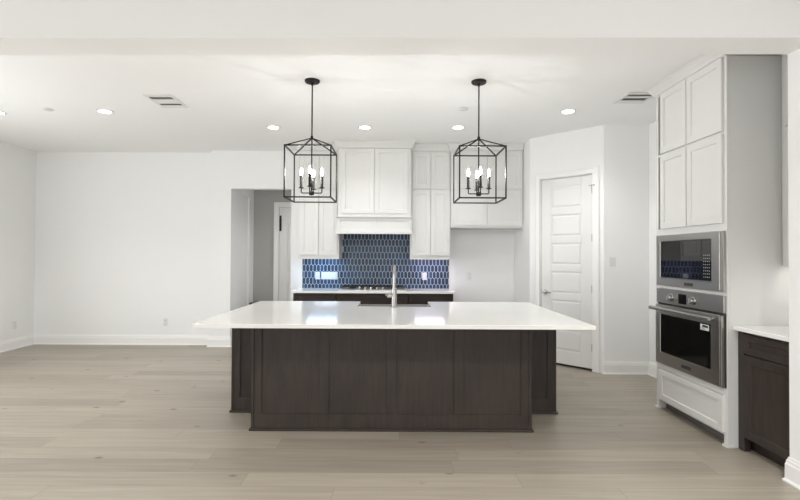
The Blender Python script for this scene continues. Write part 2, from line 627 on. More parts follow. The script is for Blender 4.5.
# pantry door: leaf, hinges, lever, casing
leaf = MB().raised(0, LEAF, .030, 2.455, -.045, -.008, PAN,
                   [(.20 + .373 * i, .20 + .373 * i + .285) for i in range(6)], side=.135).build('door_1', 'door', bevel=.003)
struct(leaf, 'tall white six-panel pantry door in the angled wall', 'door')
for z in (.25, .98, 1.62, 2.22):
    h = struct(MB().box(LEAF - .004, LEAF + .010, -.012, .002, z, z + .09, PAN).tube([PAN(LEAF + .003, .004, z), PAN(LEAF + .003, .004, z + .09)], .006).build('hinge', 'nickel', leaf))
struct(MB().tube([PAN(LEAF + .003, .006, 2.318), PAN(LEAF + .045, .035, 2.318)], .006).tube([PAN(LEAF + .003, .006, 2.318), PAN(LEAF - .03, .02, 2.318)], .004)
       .lathe(PAN(LEAF + .003, .004, 2.26), [(.008, 0), (.008, .07)]).build('door_stop', 'nickel', leaf))
m = MB()
m.lathe(PAN(.06, -.008, .955), [(.030, 0), (.030, .008), (.012, .012), (.012, .045), (.019, .047), (.019, .062), (.004, .064)], axis=PAN.n)
m.tube([PAN(.06, .045, .955), PAN(.10, .047, .955), PAN(.165, .043, .951)], [.010, .009, .007])
struct(m.build('lever_handle', 'nickel', leaf, smooth=True))
struct(MB().box(-.001, .004, -.040, -.0075, .92, .99, PAN).build('latch_plate', 'nickel', leaf))


def casing(name, fr, a0, a1, z1, w=.085, t=.018, zb=0.0):
    m = MB()
    for (x, y) in ((a0 - w, a0), (a1, a1 + w)):
        o, i = (x, y) if x < a0 else (y, x)
        s = 1 if o < i else -1
        m.rect_loft([(min(x, y), max(x, y), 0, t, zb), (min(x, y), max(x, y), 0, t, z1)], fr)
        m.box(min(o, o + s * .022), max(o, o + s * .022), t, t + .007, zb, z1 + w, fr)
        m.box(min(i, i - s * .012), max(i, i - s * .012), t, t + .004, zb, z1 + .012, fr)
    m.box(a0 - w, a1 + w, 0, t, z1, z1 + w, fr)
    m.box(a0 - w, a1 + w, t, t + .007, z1 + w - .022, z1 + w, fr)
    m.box(a0, a1, t, t + .004, z1, z1 + .012, fr)
    return struct(m.build(name, 'trim', bevel=.002))


casing('trim_1', PAN, -.012, LEAF + .012, 2.467, .082)
jm = MB()
jm.box(-.012, -.003, -.11, 0, 0, 2.465, PAN).box(LEAF + .003, LEAF + .012, -.11, 0, 0, 2.465, PAN).box(-.012, LEAF + .012, -.11, 0, 2.458, 2.467, PAN)
struct(jm.build('trim_2', 'trim'))

# hall door and casing (seen through the opening)
HALL = Fr((0, 8.48, 0), (1, 0), (0, -1))
casing('trim_3', HALL, -2.085, -1.35, 2.29, .09)
hd = MB().raised(-2.078, -1.357, .01, 2.285, .002, .012, HALL, [(.22, .95), (1.12, 2.02)], side=.13).build('door_2', 'door', bevel=.003)
struct(hd, 'shaded white door at the end of the hall', 'door')
struct(MB().box(-2.073, -2.038, .012, .02, 1.86, 2.14, HALL).build('glass_slit', 'black_glass', hd))
tag(box('hall_bench', 'bench', -2.50, -2.27, 8.10, 8.44, 0, .60, bevel=.006), 'low dark bench in the shaded hall behind the island', 'bench')

# ------------------------------------------------------------------ island
CT0, CT1 = 0.884, 0.914
isl = thing('kitchen_island', (0, 4.55, 0), 'dark-stained panelled wood island base in the middle of the kitchen', 'kitchen island')
PL, PR, PY0, BX, BY0, BY1 = -1.162, 1.124, 3.845, 1.476, 4.285, 5.235
m = MB()
m.box(-BX + .02, -.385, BY0 + .022, BY1, .10, CT0 - .002)
m.box(.385, BX - .02, BY0 + .022, BY1, .10, CT0 - .002)
m.box(-.385, .385, BY0 + .022, 4.70, .10, CT0 - .002)
m.box(-.385, .385, 4.70, BY1, .10, .66)
m.box(-BX + .02, BX - .02, BY0 + .022, BY1 - .07, .0, .10)
m.build('body', 'wood', isl)
m = MB().box(PL + .02, PR - .02, PY0 + .024, BY0 + .022, 0, CT0 - .002)
m.build('seating_body', 'wood', isl)


def framed(name, fr, a0, a1, z0, z1, b0, b1, n, st, bot, top, edge, parent):
    """one run of n sunk panels between stiles and rails"""
    mm = MB()
    mm.box(a0, a1, b0, b1 - .011, z0, z1, fr)
    mm.box(a0, a1, b1 - .011, b1, z0, z0 + bot, fr)
    mm.box(a0, a1, b1 - .011, b1, z1 - top, z1, fr)
    w = (a1 - a0 - 2 * edge - (n - 1) * st) / n
    xs = [(a0, a0 + edge)] + [(a0 + edge + w * (i + 1) + st * i, a0 + edge + w * (i + 1) + st * (i + 1)) for i in range(n - 1)] + [(a1 - edge, a1)]
    for p, q in xs:
        mm.box(p, q, b1 - .011, b1, z0 + bot, z1 - top, fr)
    return mm.build(name, 'wood', parent, bevel=.0025)


framed('back_panel', KIT, PL + .022, PR - .022, 0.0, CT0 - .002, -PY0 - .024, -PY0, 4, .078, .135, .055, .062, isl)
for s in (-1, 1):
    MB().box(*((PL, PL + .022) if s < 0 else (PR - .022, PR)), PY0 - .006, BY0 + .02, 0, CT0 - .002).build('end_panel', 'wood', isl, bevel=.002)
    a0, a1 = (-BX + .02, PL + .005) if s < 0 else (PR - .005, BX - .02)
    framed('side_panel', KIT, a0, a1, 0, CT0 - .002, -BY0 - .022, -BY0, 1, 0, .14, .055, .06, isl)
    MB().box(min(s * BX, s * (BX - .02)), max(s * BX, s * (BX - .02)), BY0 - .003, BY1, 0, CT0 - .002).build('end_panel', 'wood', isl, bevel=.002)
m = MB()
g = .013
for (x0, x1, y0, y1) in ((PL - g, PR + g, PY0 - g - .006, PY0), (PL - g, PL, PY0, BY0 - .003), (PR, PR + g, PY0, BY0 - .003),
                         (-BX - g, PL, BY0 - g - .003, BY0 - .003), (PR, BX + g, BY0 - g - .003, BY0 - .003),
                         (-BX - g, -BX, BY0, BY1), (BX, BX + g, BY0, BY1)):
    m.box(x0, x1, y0, y1, 0, .019)
m.build('shoe_molding', 'wood_h', isl, bevel=.004)
# kitchen-side doors and drawers of the island
IB = Fr((0, 0, 0), (-1, 0), (0, 1))
for k, (x0, x1) in enumerate(((-1.45, -.93), (-.92, -.40), (.40, .92), (.93, 1.45))):
    MB().shaker(-x1, -x0, .115, .70, BY1, BY1 + .02, IB).build('door', 'wood', isl)
    MB().shaker(-x1, -x0, .71, .872, BY1, BY1 + .02, IB, rail=.045).build('drawer_front', 'wood_h', isl)

# island worktop: the sink notch opens on the kitchen side
CX, CY0, CY1, SX, SY = 1.50, 3.497, 5.275, .375, 4.755
bm = bmesh.new()
pts = [(-CX, CY0), (CX, CY0), (CX, CY1), (SX, CY1), (SX, SY), (-SX, SY), (-SX, CY1), (-CX, CY1)]
m = MB()
xs, ys = [-CX, -SX, SX, CX], [CY0, SY, CY1]
vv = {}
for k, z in enumerate((CT0, CT1)):
    for i, x in enumerate(xs):
        for j, y in enumerate(ys):
            vv[i, j, k] = m.bm.verts.new((x, y, z))
cells = [(0, 0), (1, 0), (2, 0), (0, 1), (2, 1)]
for i, j in cells:
    m.bm.faces.new([vv[i, j, 1], vv[i + 1, j, 1], vv[i + 1, j + 1, 1], vv[i, j + 1, 1]])
    m.bm.faces.new([vv[i, j, 0], vv[i, j + 1, 0], vv[i + 1, j + 1, 0], vv[i + 1, j, 0]])
edge = [(0, 0), (1, 0), (2, 0), (3, 0), (3, 1), (3, 2), (2, 2), (2, 1), (1, 1), (1, 2), (0, 2), (0, 1)]
for p, q in zip(edge, edge[1:] + edge[:1]):
    m.bm.faces.new([vv[p[0], p[1], 0], vv[q[0], q[1], 0], vv[q[0], q[1], 1], vv[p[0], p[1], 1]])
bm.free()
tag(m.build('island_countertop', 'quartz', bevel=.003), 'wide white quartz worktop overhanging the dark island', 'countertop')

# farmhouse sink
sk = thing('farmhouse_sink', (0, 5.0, .66), 'stainless apron-front sink set in the island worktop behind the faucet', 'sink')
m = MB()
sx, sy0, sy1, st_, sb = .383, 4.742, 5.262, CT0 - .002, .665
m.rect_loft([(-sx + .02, sx - .02, sy0 + .02, sy1 - .02, sb + .014), (-sx + .014, sx - .014, sy0 + .014, sy1 - .014, st_)])
m.bm.faces.ensure_lookup_table()
bmesh.ops.delete(m.bm, geom=[f for f in m.bm.faces if all(abs(v.co.z - st_) < 1e-5 for v in f.verts)], context='FACES')
for f in m.bm.faces:
    f.normal_flip()
m2 = m.build('basin', 'steel', sk)
m = MB()
m.box(-sx, sx, sy0, sy0 + .014, sb, st_).box(-sx, -sx + .014, sy0 + .014, sy1 - .014, sb, st_).box(sx - .014, sx, sy0 + .014, sy1 - .014, sb, st_)
m.box(-sx, sx, sy0 + .014, sy1 - .014, sb, sb + .012)
m.build('shell', 'steel', sk)
MB().box(-sx, sx, sy1 - .014, sy1 + .02, sb, st_).build('apron', 'steel', sk, bevel=.004)
MB().lathe((0, 5.02, sb + .012), [(.045, 0), (.045, .005), (.03, .006), (.028, .003)]).build('drain', 'chrome', sk, smooth=True)

# faucet
fc = thing('kitchen_faucet', (0, 4.675, CT1), 'tall polished gooseneck faucet with a side lever on the island', 'faucet')
MB().lathe((0, 4.675, CT1), [(.032, 0), (.032, .006), (.0265, .010), (.026, .10), (.026, .185), (.020, .19)]).build('body', 'chrome', fc, smooth=True)
pts = [(0, 4.675, CT1 + .185), (0, 4.675, 1.20)]
for k in range(13):
    t = math.pi * k / 12
    pts.append((0, 4.675 + .11 - .11 * math.cos(t), 1.235 + .085 * math.sin(t)))
pts.append((0, 4.895, 1.17))
MB().tube(pts, .0175, 16).build('spout', 'chrome', fc, smooth=True)
MB().lathe((0, 4.895, 1.175), [(.017, 0), (.019, -.01), (.021, -.09), (.018, -.10)]).build('spray_head', 'chrome', fc, smooth=True)
hl = MB().lathe((-.02, 4.675, 1.032), [(.022, 0), (.022, .048), (.018, .052)], axis=(-1, 0, 0)).build('valve', 'chrome', fc, smooth=True)
MB().tube([(-.066, 4.675, 1.032), (-.074, 4.665, 1.036), (-.082, 4.610, 1.047)], [.012, .010, .007]).build('lever', 'chrome', hl, smooth=True)

# ------------------------------------------------------------------ back kitchen run
BF = 6.72   # front of the base boxes


def base_cabinet(x0, x1, label, doors):
    t = thing('base_cabinet', ((x0 + x1) / 2, (BF + YB) / 2, 0), label, 'cabinet', 'dark base cabinets under the back counter')
    m = MB().box(x0, x1, BF, YB - .002, .10, CT0 + .007).box(x0, x1, BF + .07, YB - .002, 0, .10)
    m.build('body', 'wood', t)
    w = (x1 - x0 - .012) / doors
    for i in range(doors):
        a0, a1 = x0 + .006 + w * i + .003, x0 + .006 + w * (i + 1) - .003
        MB().shaker(a0, a1, .115, .715, -BF, -BF + .02, KIT).build('door', 'wood', t)
    MB().shaker(x0 + .009, x1 - .009, .722, .875, -BF, -BF + .02, KIT, rail=.04).build('drawer_front', 'wood_h', t)
    return t


base_cabinet(-1.443, -.842, 'dark base cabinet below the pair of wall switches and outlet', 2)
base_cabinet(-.838, .203, 'wide dark base cabinet directly under the gas cooktop', 2)
base_cabinet(.207, .842, 'dark base cabinet at the counter end beside the empty fridge nook', 2)
tag(box('back_countertop', 'quartz', -1.458, .866, 6.645, YB - .001, CT0 + .008, CT1 + .008, bevel=.003), 'white quartz counter along the blue tiled back wall', 'countertop')

# backsplash of picket tiles
bs = thing('tile_backsplash', (-.29, YB, CT1 + .008), 'navy blue picket tile backsplash with pale grout behind the cooktop', 'backsplash')
RX0, RX1, RZ0, RZ1, HZ = -1.428, .847, CT1 + .009, 1.372, 1.80
m = MB()
m.box(RX0, RX1, YB - .006, YB - .0005, RZ0, RZ1)
m.box(-.812, .238, YB - .006, YB - .0005, RZ1, HZ)
m.build('grout_bed', 'grout', bs)


def clip(poly, x0, x1, z0, z1):
    for ax, lim, sgn in ((0, x0, 1), (0, x1, -1), (1, z0, 1), (1, z1, -1)):
        out = []
        for i, p in enumerate(poly):
            q = poly[(i + 1) % len(poly)]
            dp, dq = (p[ax] - lim) * sgn, (q[ax] - lim) * sgn
            if dp >= 0:
                out.append(p)
            if dp * dq < 0:
                k = dp / (dp - dq)
                out.append((p[0] + (q[0] - p[0]) * k, p[1] + (q[1] - p[1]) * k))
        poly = out
        if len(poly) < 3:
            return []
    return poly


m = MB()
PW, PH, TIP = .0553, .0985, .024
hw, hh = PW / 2 - .0043, (PH + TIP) / 2 - .0048
for r in range(-1, 11):
    cz = .884 + PH * (r + .5)
    for c in range(-1, 44):
        cx = RX0 + PW * (c + (.5 if r % 2 else 0))
        tip = TIP * hw / (PW / 2)
        hexa = [(cx - hw, cz - hh + tip), (cx, cz - hh), (cx + hw, cz - hh + tip), (cx + hw, cz + hh - tip), (cx, cz + hh), (cx - hw, cz + hh - tip)]
        if -.806 < cx < .232:
            pl = clip(hexa, RX0, RX1, RZ0, HZ - .005)
        else:
            pl = clip(hexa, RX0 + .002, RX1 - .002, RZ0, RZ1)
        if len(pl) < 3:
            continue
        ar = abs(sum(pl[i][0] * pl[(i + 1) % len(pl)][1] - pl[(i + 1) % len(pl)][0] * pl[i][1] for i in range(len(pl)))) / 2
        if ar < 1e-4:
            continue
        mx_, mz_ = sum(p[0] for p in pl) / len(pl), sum(p[1] for p in pl) / len(pl)
        rings = []
        for (k, d) in ((1, .006), (1, .0105), (.95, .012)):
            rings.append([(mx_ + (p[0] - mx_) * k, YB - d, mz_ + (p[1] - mz_) * k) for p in pl])
        m.loft(rings)
m.build('tile_field', 'tile', bs)

# wall cabinets
UF, FF, HF = 6.84, 6.78, 6.68


def wall_cabinet(x0, x1, z0, z1, front, label, top, cols, name='wall_cabinet', group='white wall cabinets around the hood', dz0=.012, dz1=.012, side=.02, crown=None, rail=0):
    t = thing(name, ((x0 + x1) / 2, (front + YB) / 2, z0), label, 'cabinet', group)
    MB().box(x0, x1, front, YB - .001, z0, z1).build('body', 'cab', t, bevel=.001)
    w = (x1 - x0 - 2 * side) / cols
    for i in range(cols):
        MB().shaker(x0 + side + w * i + .006, x0 + side + w * (i + 1) - .006, z0 + dz0, z1 - dz1, -front, -front + .02, KIT).build('door', 'cab', t)
    if rail:
        MB().box(x0, x1, front, front + .02, z0 - rail, z0).box(x0, x0 + .016, front + .02, YB - .014, z0 - rail, z0).box(x1 - .016, x1, front + .02, YB - .014, z0 - rail, z0).build('light_rail', 'cab', t)
    if crown:
        l, r = crown
        lv = []
        for (o, z) in ((.004, z1 - .012), (.022, z1 - .004), (.026, z1 + .012), (.058, CEIL - .020), (.066, CEIL - .014), (.066, CEIL - .001)):
            lv.append((x0 - (o if l else -.0005), x1 + (o if r else -.0005), front - o, YB - .001, z))
        MB().rect_loft(lv).build('crown_molding', 'cab', t)
    return t


CZ, SPL = 2.965, 2.388
wall_cabinet(-1.400, -.806, 1.390, SPL, UF, 'lower white two-door wall cabinet next to the hall opening', False, 2, dz0=.042, rail=.016)
wall_cabinet(-1.400, -.806, SPL, CZ, UF, 'short white stacked cabinet near the ceiling next to the hall opening', True, 2, crown=(True, False), dz1=.03)
wall_cabinet(.229, .812, 1.390, SPL, UF, 'lower white two-door wall cabinet between hood and fridge nook', False, 2, dz0=.042, rail=.016)
wall_cabinet(.229, .812, SPL, CZ, UF, 'short white stacked cabinet near the ceiling between hood and fridge nook', True, 2, crown=(False, False), dz1=.03)
wall_cabinet(.814, 1.852, 1.838, SPL, FF, 'lower white two-door cabinet over the empty fridge nook', False, 2, dz0=.03)
wall_cabinet(.814, 1.852, SPL, CZ, FF, 'top white cabinet touching the ceiling over the fridge nook', True, 2, crown=(True, False), dz1=.03)
wall_cabinet(-.804, .227, 1.992, CZ, HF, 'tall white two-door hood cabinet above the mantel ledge', True, 2, name='hood_cabinet', group=None, crown=(True, True), dz0=.035, dz1=.018, side=.038)

# hood mantel
hd_ = thing('range_hood', (-.29, 6.98, 1.74), 'white boxed range hood with mantel ledge above the cooktop', 'range hood')
m = MB()
m.rect_loft([(-.826, .241, HF - .012, UF - .024, 1.958), (-.834, .245, HF - .026, UF - .024, 1.966), (-.842, .250, HF - .034, UF - .024, 1.974), (-.842, .250, HF - .034, UF - .024, 1.991)])
m.build('mantel_ledge', 'cab', hd_, bevel=.001)
m = MB()
m.box(-.825, .240, HF + .012, HF + .030, 1.775, 1.958)
m.box(-.825, -.811, HF + .030, UF - .024, 1.775, 1.958).box(.229, .2415, HF + .030, UF - .003, 1.775, 1.958)
m.box(-.803, .226, HF + .030, YB - .014, 1.90, 1.958)
m.build('body', 'cab', hd_)
m = MB()
for (a, b_) in ((-.825, -.785), (-.312, -.272), (.200, .240)):
    m.box(a, b_, HF - .002, HF + .012, 1.775, 1.958)
for (z0, z1) in ((1.775, 1.800), (1.926, 1.958)):
    m.box(-.785, -.312, HF - .002, HF + .012, z0, z1).box(-.272, .200, HF - .002, HF + .012, z0, z1)
m.build('face_frame', 'cab', hd_, bevel=.0015)
m = MB()
m.box(-.838, .247, HF - .020, HF + .030, 1.733, 1.775).box(-.838, -.811, HF + .030, UF - .024, 1.733, 1.775).box(.231, .2435, HF + .03, UF - .024, 1.733, 1.775)
m.build('bottom_ledge', 'cab', hd_, bevel=.003)
MB().box(-.800, .222, HF + .035, YB - .016, 1.80, 1.895).build('vent_insert', 'steel', hd_)

# under-cabinet lamps
for (x0, x1, mt, lab) in ((-1.30, -.86, 'led_cool', 'slim cool-white lamp under the wall cabinet near the hall opening'),
                          (.31, .75, 'led_violet', 'slim violet-tinted lamp under the wall cabinet near the fridge nook')):
    t = thing('under_cabinet_light', ((x0 + x1) / 2, 7.06, 1.378), lab, 'light', 'under-cabinet lamps')
    MB().box(x0, x1, 6.90, 7.22, 1.381, 1.389).build('housing', 'plastic', t)
    MB().box(x0 + .006, x1 - .006, 6.906, 7.214, 1.378, 1.381).build('diffuser', mt, t)

# cooktop
KT1 = CT1 + .008
ck = thing('gas_cooktop', (-.31, 6.97, KT1), 'stainless gas cooktop with black grates on the back counter', 'cooktop')
m = MB().rect_loft([(-.80, .175, 6.70, 7.235, KT1), (-.80, .175, 6.70, 7.235, KT1 + .012), (-.792, .167, 6.708, 7.227, KT1 + .018)])
m.build('body', 'steel_satin', ck)
for gx in (-.625, -.3125, 0.0):
    m = MB()
    w_, y0, y1, z0, z1 = .148, 6.90, 7.21, KT1 + .040, KT1 + .054
    for x in (gx - w_, gx + w_ - .014):
        m.box(x, x + .014, y0, y1, z0, z1)
    for y in (y0, (y0 + y1) / 2 - .007, y1 - .014):
        m.box(gx - w_, gx + w_, y, y + .014, z0, z1)
    for k in (-.07, 0, .07):
        m.box(gx + k - .005, gx + k + .005, y0, y1, z0 + .004, z1 + .004)
    for x in (gx - w_, gx + w_ - .014):
        for y in (y0, y1 - .014):
            m.box(x, x + .014, y, y + .014, KT1 + .017, z0)
    m.build('grate', 'grate', ck, bevel=.002)
    for y in (6.97, 7.13):
        MB().lathe((gx, y, KT1 + .017), [(.05, 0), (.05, .008), (.036, .010), (.034, .020), (.004, .022)], 20).build('burner', 'grate', ck, smooth=True)
for i in range(5):
    MB().lathe((-.500 + .0845 * i, 6.752, KT1 + .017), [(.026, 0), (.026, .004), (.021, .006), (.019, .032), (.016, .036), (.002, .037)], 20).build('knob', 'chrome', ck, smooth=True)


# outlets and switches
def plate(name, fr, a, z, b, gangs, label, cat, rocker=False, group=None):
    w = .072 + .046 * (gangs - 1)
    t = thing(name, fr(a, b, z - .058), label, cat, group)
    MB().rect_loft([(0, 0, 0, 0, 0)]) if False else None
    pm = MB()

    def ring(i, d):
        return [fr(a - w / 2 + i, b + d, z - .058 + i), fr(a + w / 2 - i, b + d, z - .058 + i), fr(a + w / 2 - i, b + d, z + .058 - i), fr(a - w / 2 + i, b + d, z + .058 - i)]
    pm.loft([ring(0, 0), ring(0, .003), ring(.005, .007)])
    pm.build('cover_plate', 'plastic', t)
    for g_ in range(gangs):
        c = a + .046 * (g_ - (gangs - 1) / 2)
        if rocker:
            MB().box(c - .0165, c + .0165, b + .007, b + .010, z - .033, z + .033, fr).build('rocker', 'plastic', t, bevel=.0015)
        else:
            for dz in (-.02, .02):
                rc = MB().box(c - .015, c + .015, b + .007, b + .009, z + dz - .014, z + dz + .014, fr).build('receptacle', 'plastic', t, bevel=.002)
                sl = MB()
                for dx in (-.006, .006):
                    sl.box(c + dx - .0012, c + dx + .0012, b + .0085, b + .0095, z + dz - .004, z + dz + .006, fr)
                sl.build('slot', 'slot', rc)
    return t


BSF = -YB + .012
plate('wall_outlet', KIT, -1.190, 1.112, BSF, 1, 'single white outlet on the blue tiles beside the wide switch plate', 'outlet')
plate('switch_plate', KIT, -1.005, 1.112, BSF, 5, 'wide white multi-switch plate on the blue tiles near the hall', 'switch', True)
plate('wall_outlet', KIT, .468, 1.110, BSF, 1, 'lone white outlet on the violet-lit tiles near the fridge nook', 'outlet')
plate('wall_outlet', KIT, 1.155, 1.11, -YB, 1, 'white outlet low inside the empty fridge nook', 'outlet')
plate('wall_outlet', KIT, -3.61, .36, -7.45, 1, 'white outlet near the floor on the recessed dining wall', 'outlet')
plate('wall_outlet', Fr((0, 0, 0), (0, 1), (1, 0)), 7.07, .36, XL, 1, 'white outlet near the floor on the plain side wall of the dining area', 'outlet')
plate('light_switch', Fr((0, 5.745, 0), (1, 0), (0, -1)), 2.665, 1.365, 0, 1, 'white light switch on the wall between pantry door and oven cabinet', 'switch', True)

# ------------------------------------------------------------------ tall oven cabinet (faces -x)
F0 = -2.506       # b of the face frame
tc_ = thing('oven_cabinet', (2.8, 4.0, 0), 'tall white cabinet tower holding the microwave and wall oven', 'cabinet')
A0, A1 = -4.497, -3.540   # far edge, near edge
m = MB()
for (p, q) in ((A0, A0 + .022), (A1 - .022, A1)):
    m.box(p, q, -3.108, F0 - .0205, 0, CZ, TALL)
m.box(A0 + .022, A1 - .022, -3.108, -3.09, .1, CZ, TALL)
for z0, z1 in ((.095, .115), (.395, .415), (1.143, 1.160), (1.655, 1.675), (CZ - .02, CZ)):
    m.box(A0 + .022, A1 - .022, -3.09, F0 - .021, z0, z1, TALL)
m.build('body', 'cab', tc_, bevel=.001)
m = MB()
FT = F0 + .0
for (p, q) in ((A0, A0 + .036), (A1 - .040, A1)):
    m.box(p, q, F0 - .02, F0, 0, CZ, TALL)
for z0, z1 in ((.385, .440), (1.138, 1.166), (1.630, 1.690), (CZ - .012, CZ), (2.373, 2.393), (.085, .100)):
    m.box(A0 + .034, A1 - .040, F0 - .02, F0, z0, z1, TALL)
m.build('face_frame', 'cab', tc_, bevel=.0012)
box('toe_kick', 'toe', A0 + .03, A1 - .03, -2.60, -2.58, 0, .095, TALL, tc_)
m = MB()
m.box(A1 - .045, A1 + .012, F0, F0 + .012, 0, .018, TALL).box(A1, A1 + .012, -2.555, F0, 0, .018, TALL)
m.build('shoe_molding', 'cab', tc_, bevel=.003)
box('shoe_molding', 'cab', A0 - .012, A0 + .034, F0, F0 + .012, 0, .018, TALL, tc_, bevel=.003)
for (p, q) in ((-4.398, -4.012), (-4.000, -3.570)):
    MB().shaker(p, q, 2.393, 2.956, F0, F0 + .02, TALL).build('door', 'cab', tc_)
    MB().shaker(p, q, 1.690, 2.373, F0, F0 + .02, TALL).build('door', 'cab', tc_)
MB().shaker(-4.425, -3.572, .105, .383, F0, F0 + .02, TALL, rail=.05).build('drawer', 'cab', tc_)
lv = []
for (o, z) in ((.004, CZ - .008), (.020, CZ + .002), (.024, CZ + .018), (.052, CEIL - .020), (.060, CEIL - .013), (.060, CEIL - .001)):
    lv.append((A0 - o, A1, -3.108, F0 + o, z))
MB().rect_loft(lv, TALL).build('crown_molding', 'cab', tc_)

# microwave
mw = thing('microwave', (2.6, 4.0, 1.165), 'built-in stainless microwave with black glass above the wall oven', 'microwave')
MA0, MA1, MZ0, MZ1 = -4.460, -3.550, 1.166, 1.630
m = MB()
b0, b1 = F0 + .001, F0 + .022


def rng(i, j, k, l, b):
    return [TALL(MA0 + i, b, MZ0 + k), TALL(MA1 - j, b, MZ0 + k), TALL(MA1 - j, b, MZ1 - l), TALL(MA0 + i, b, MZ1 - l)]


m.loft([rng(0, 0, 0, 0, b0), rng(0, 0, 0, 0, b1 - .003), rng(.003, .003, .003, .003, b1), rng(.062, .135, .072, .055, b1), rng(.066, .139, .076, .059, b1 - .012)])
m.box(MA0 + .03, MA1 - .03, -2.95, F0 - .022, MZ0 + .03, MZ1 - .03, TALL)
m.build('body', 'steel', mw)
MB().box(MA1 - .046, MA1 - .030, b1 + .0005, b1 + .010, MZ0 + .012, MZ1 - .012, TALL).build('trim_lip', 'steel', mw, bevel=.002)
dg = MB().box(MA0 + .067, MA1 - .140, b1 - .011, b1 - .004, MZ0 + .077, MZ1 - .060, TALL).build('glass_door', 'black_glass', mw)
kp = MB()
for i in range(4):
    for j in range(8):
        a = MA1 - .235 + i * .022
        z = MZ0 + .10 + j * .025
        kp.box(a, a + .009, b1 - .004, b1 - .0035, z, z + .008, TALL)
kp.build('keypad', 'key', mw)
MB().box(-4.03, -3.915, b1, b1 + .003, MZ0 + .018, MZ0 + .045, TALL).build('badge', 'steel_dark', mw, bevel=.001)

# wall oven
ov = thing('wall_oven', (2.6, 4.0, .44), 'stainless wall oven with long bar handle in the white tower', 'oven')
MB().box(MA0 + .02, MA1 - .02, -3.0, F0 - .022, .47, 1.12, TALL).build('body', 'steel_dark', ov)
cp = MB().box(MA0, MA1, F0, F0 + .020, 1.006, 1.137, TALL).build('control_panel', 'steel', ov, bevel=.002)
MB().box(-4.115, -4.005, F0 + .020, F0 + .0215, 1.022, 1.108, TALL).build('display', 'black_glass', ov)
for a in (-4.215, -3.905):
    kb = MB().lathe(TALL(a, F0 + .020, 1.066), [(.036, 0), (.036, .008), (.027, .012), (.025, .036), (.021, .041), (.002, .042)], 24, axis=TALL.n).build('knob', 'chrome', ov, smooth=True)
    MB().box(a - .004, a + .004, F0 + .056, F0 + .066, 1.043, 1.089, TALL).build('grip', 'chrome', kb, bevel=.001)
MB().box(MA0 + .004, MA1 - .004, F0, F0 + .006, .988, 1.005, TALL).build('vent_gap', 'ink', ov)
d0, d1, DZ0, DZ1 = F0 + .001, F0 + .030, .443, .985
m = MB()


def rn2(i, j, k, l, b):
    return [TALL(MA0 + i, b, DZ0 + k), TALL(MA1 - .012 - j, b, DZ0 + k), TALL(MA1 - .012 - j, b, DZ1 - l), TALL(MA0 + i, b, DZ1 - l)]


m.loft([rn2(0, 0, 0, 0, d0), rn2(0, 0, 0, 0, d1 - .003), rn2(.003, .003, .003, .003, d1), rn2(.078, .120, .105, .080, d1), rn2(.081, .123, .108, .083, d1 - .005)])
dr = m.build('door', 'steel', ov)
MB().box(MA0 + .0815, MA1 - .1355, d1 - .006, d1 - .002, DZ0 + .1085, DZ1 - .0835, TALL).build('window', 'oven_glass', dr)
MB().box(MA1 - .044, MA1 - .036, d1, d1 + .004, DZ0 + .004, DZ1 - .004, TALL).build('edge_strip', 'chrome', dr)
MB().box(-4.06, -3.93, d1, d1 + .003, .478, .508, TALL).build('badge', 'steel_dark', dr, bevel=.001)
HB = F0 + .075
m = MB().tube([TALL(-4.47, HB, .953), TALL(-3.63, HB, .953)], .018, 16)
for a in (-4.44, -3.66):
    m.tube([TALL(a, d1, .953), TALL(a, HB + .004, .953)], [.015, .013], 14)
m.build('handle', 'chrome', dr, smooth=True)
lb = MB().box(-3.81, -3.705, d1 - .002, d1 - .0012, .845, .893, TALL).build('energy_label', 'label', dr)
m = MB()
m.box(-3.785, -3.715, d1 - .0012, d1 - .0009, .868, .886, TALL)
for k in range(3):
    m.box(-3.80, -3.735 - .01 * k, d1 - .0012, d1 - .0009, .849 + .006 * k, .851 + .006 * k, TALL)
m.build('label_print', 'ink', lb)
MB().box(MA1 - .011, MA1, F0, F0 + .004, .441, 1.0, TALL).build('side_gap', 'ink', ov)

# ------------------------------------------------------------------ bar niche at the right
bt = thing('base_cabinet', (2.82, 3.25, 0), 'dark-stained base cabinet between the oven tower and the wall end', 'cabinet')
G0 = -2.598
m = MB().box(-3.533, -3.02, -3.108, G0, .10, CT0 - .001, TALL).box(-3.533, -3.02, -3.108, -2.66, 0, .10, TALL)
m.box(-3.535, -3.475, G0 - .03, G0 + .016, 0, CT0 - .001, TALL)
m.build('body', 'wood', bt, bevel=.0015)
MB().shaker(-3.472, -3.022, .722, .862, G0, G0 + .02, TALL, rail=.045).build('drawer_front', 'wood_h', bt)
MB().shaker(-3.472, -3.022, .105, .712, G0, G0 + .02, TALL).build('door', 'wood', bt)
tag(box('bar_countertop', 'quartz', -3.5385, -3.0405, -3.108, -2.546, CT0, CT1, TALL, bevel=.003), 'short white quartz counter beside the oven tower', 'countertop')
ut = thing('wall_cabinet', (3.0, 3.26, 1.36), 'tall white wall cabinet over the short bar counter', 'cabinet')
box('body', 'cab', -3.537, -3.014, -3.108, -2.918, 1.362, CZ, TALL, ut, bevel=.001)
MB().shaker(-3.500, -3.02, 1.385, 2.39, -2.918, -2.898, TALL).build('door', 'cab', ut)
MB().shaker(-3.500, -3.02, 2.41, CZ - .01, -2.918, -2.898, TALL).build('door', 'cab', ut)


bl = thing('under_cabinet_light', (3.0, 3.27, 1.352), 'slim lamp under the tall cabinet above the short bar counter', 'light', 'under-cabinet lamps')
MB().box(-3.46, -3.06, -3.06, -2.96, 1.354, 1.3615, TALL).build('housing', 'plastic', bl)
MB().box(-3.455, -3.065, -3.055, -2.965, 1.351, 1.354, TALL).build('diffuser', 'led_warm', bl)


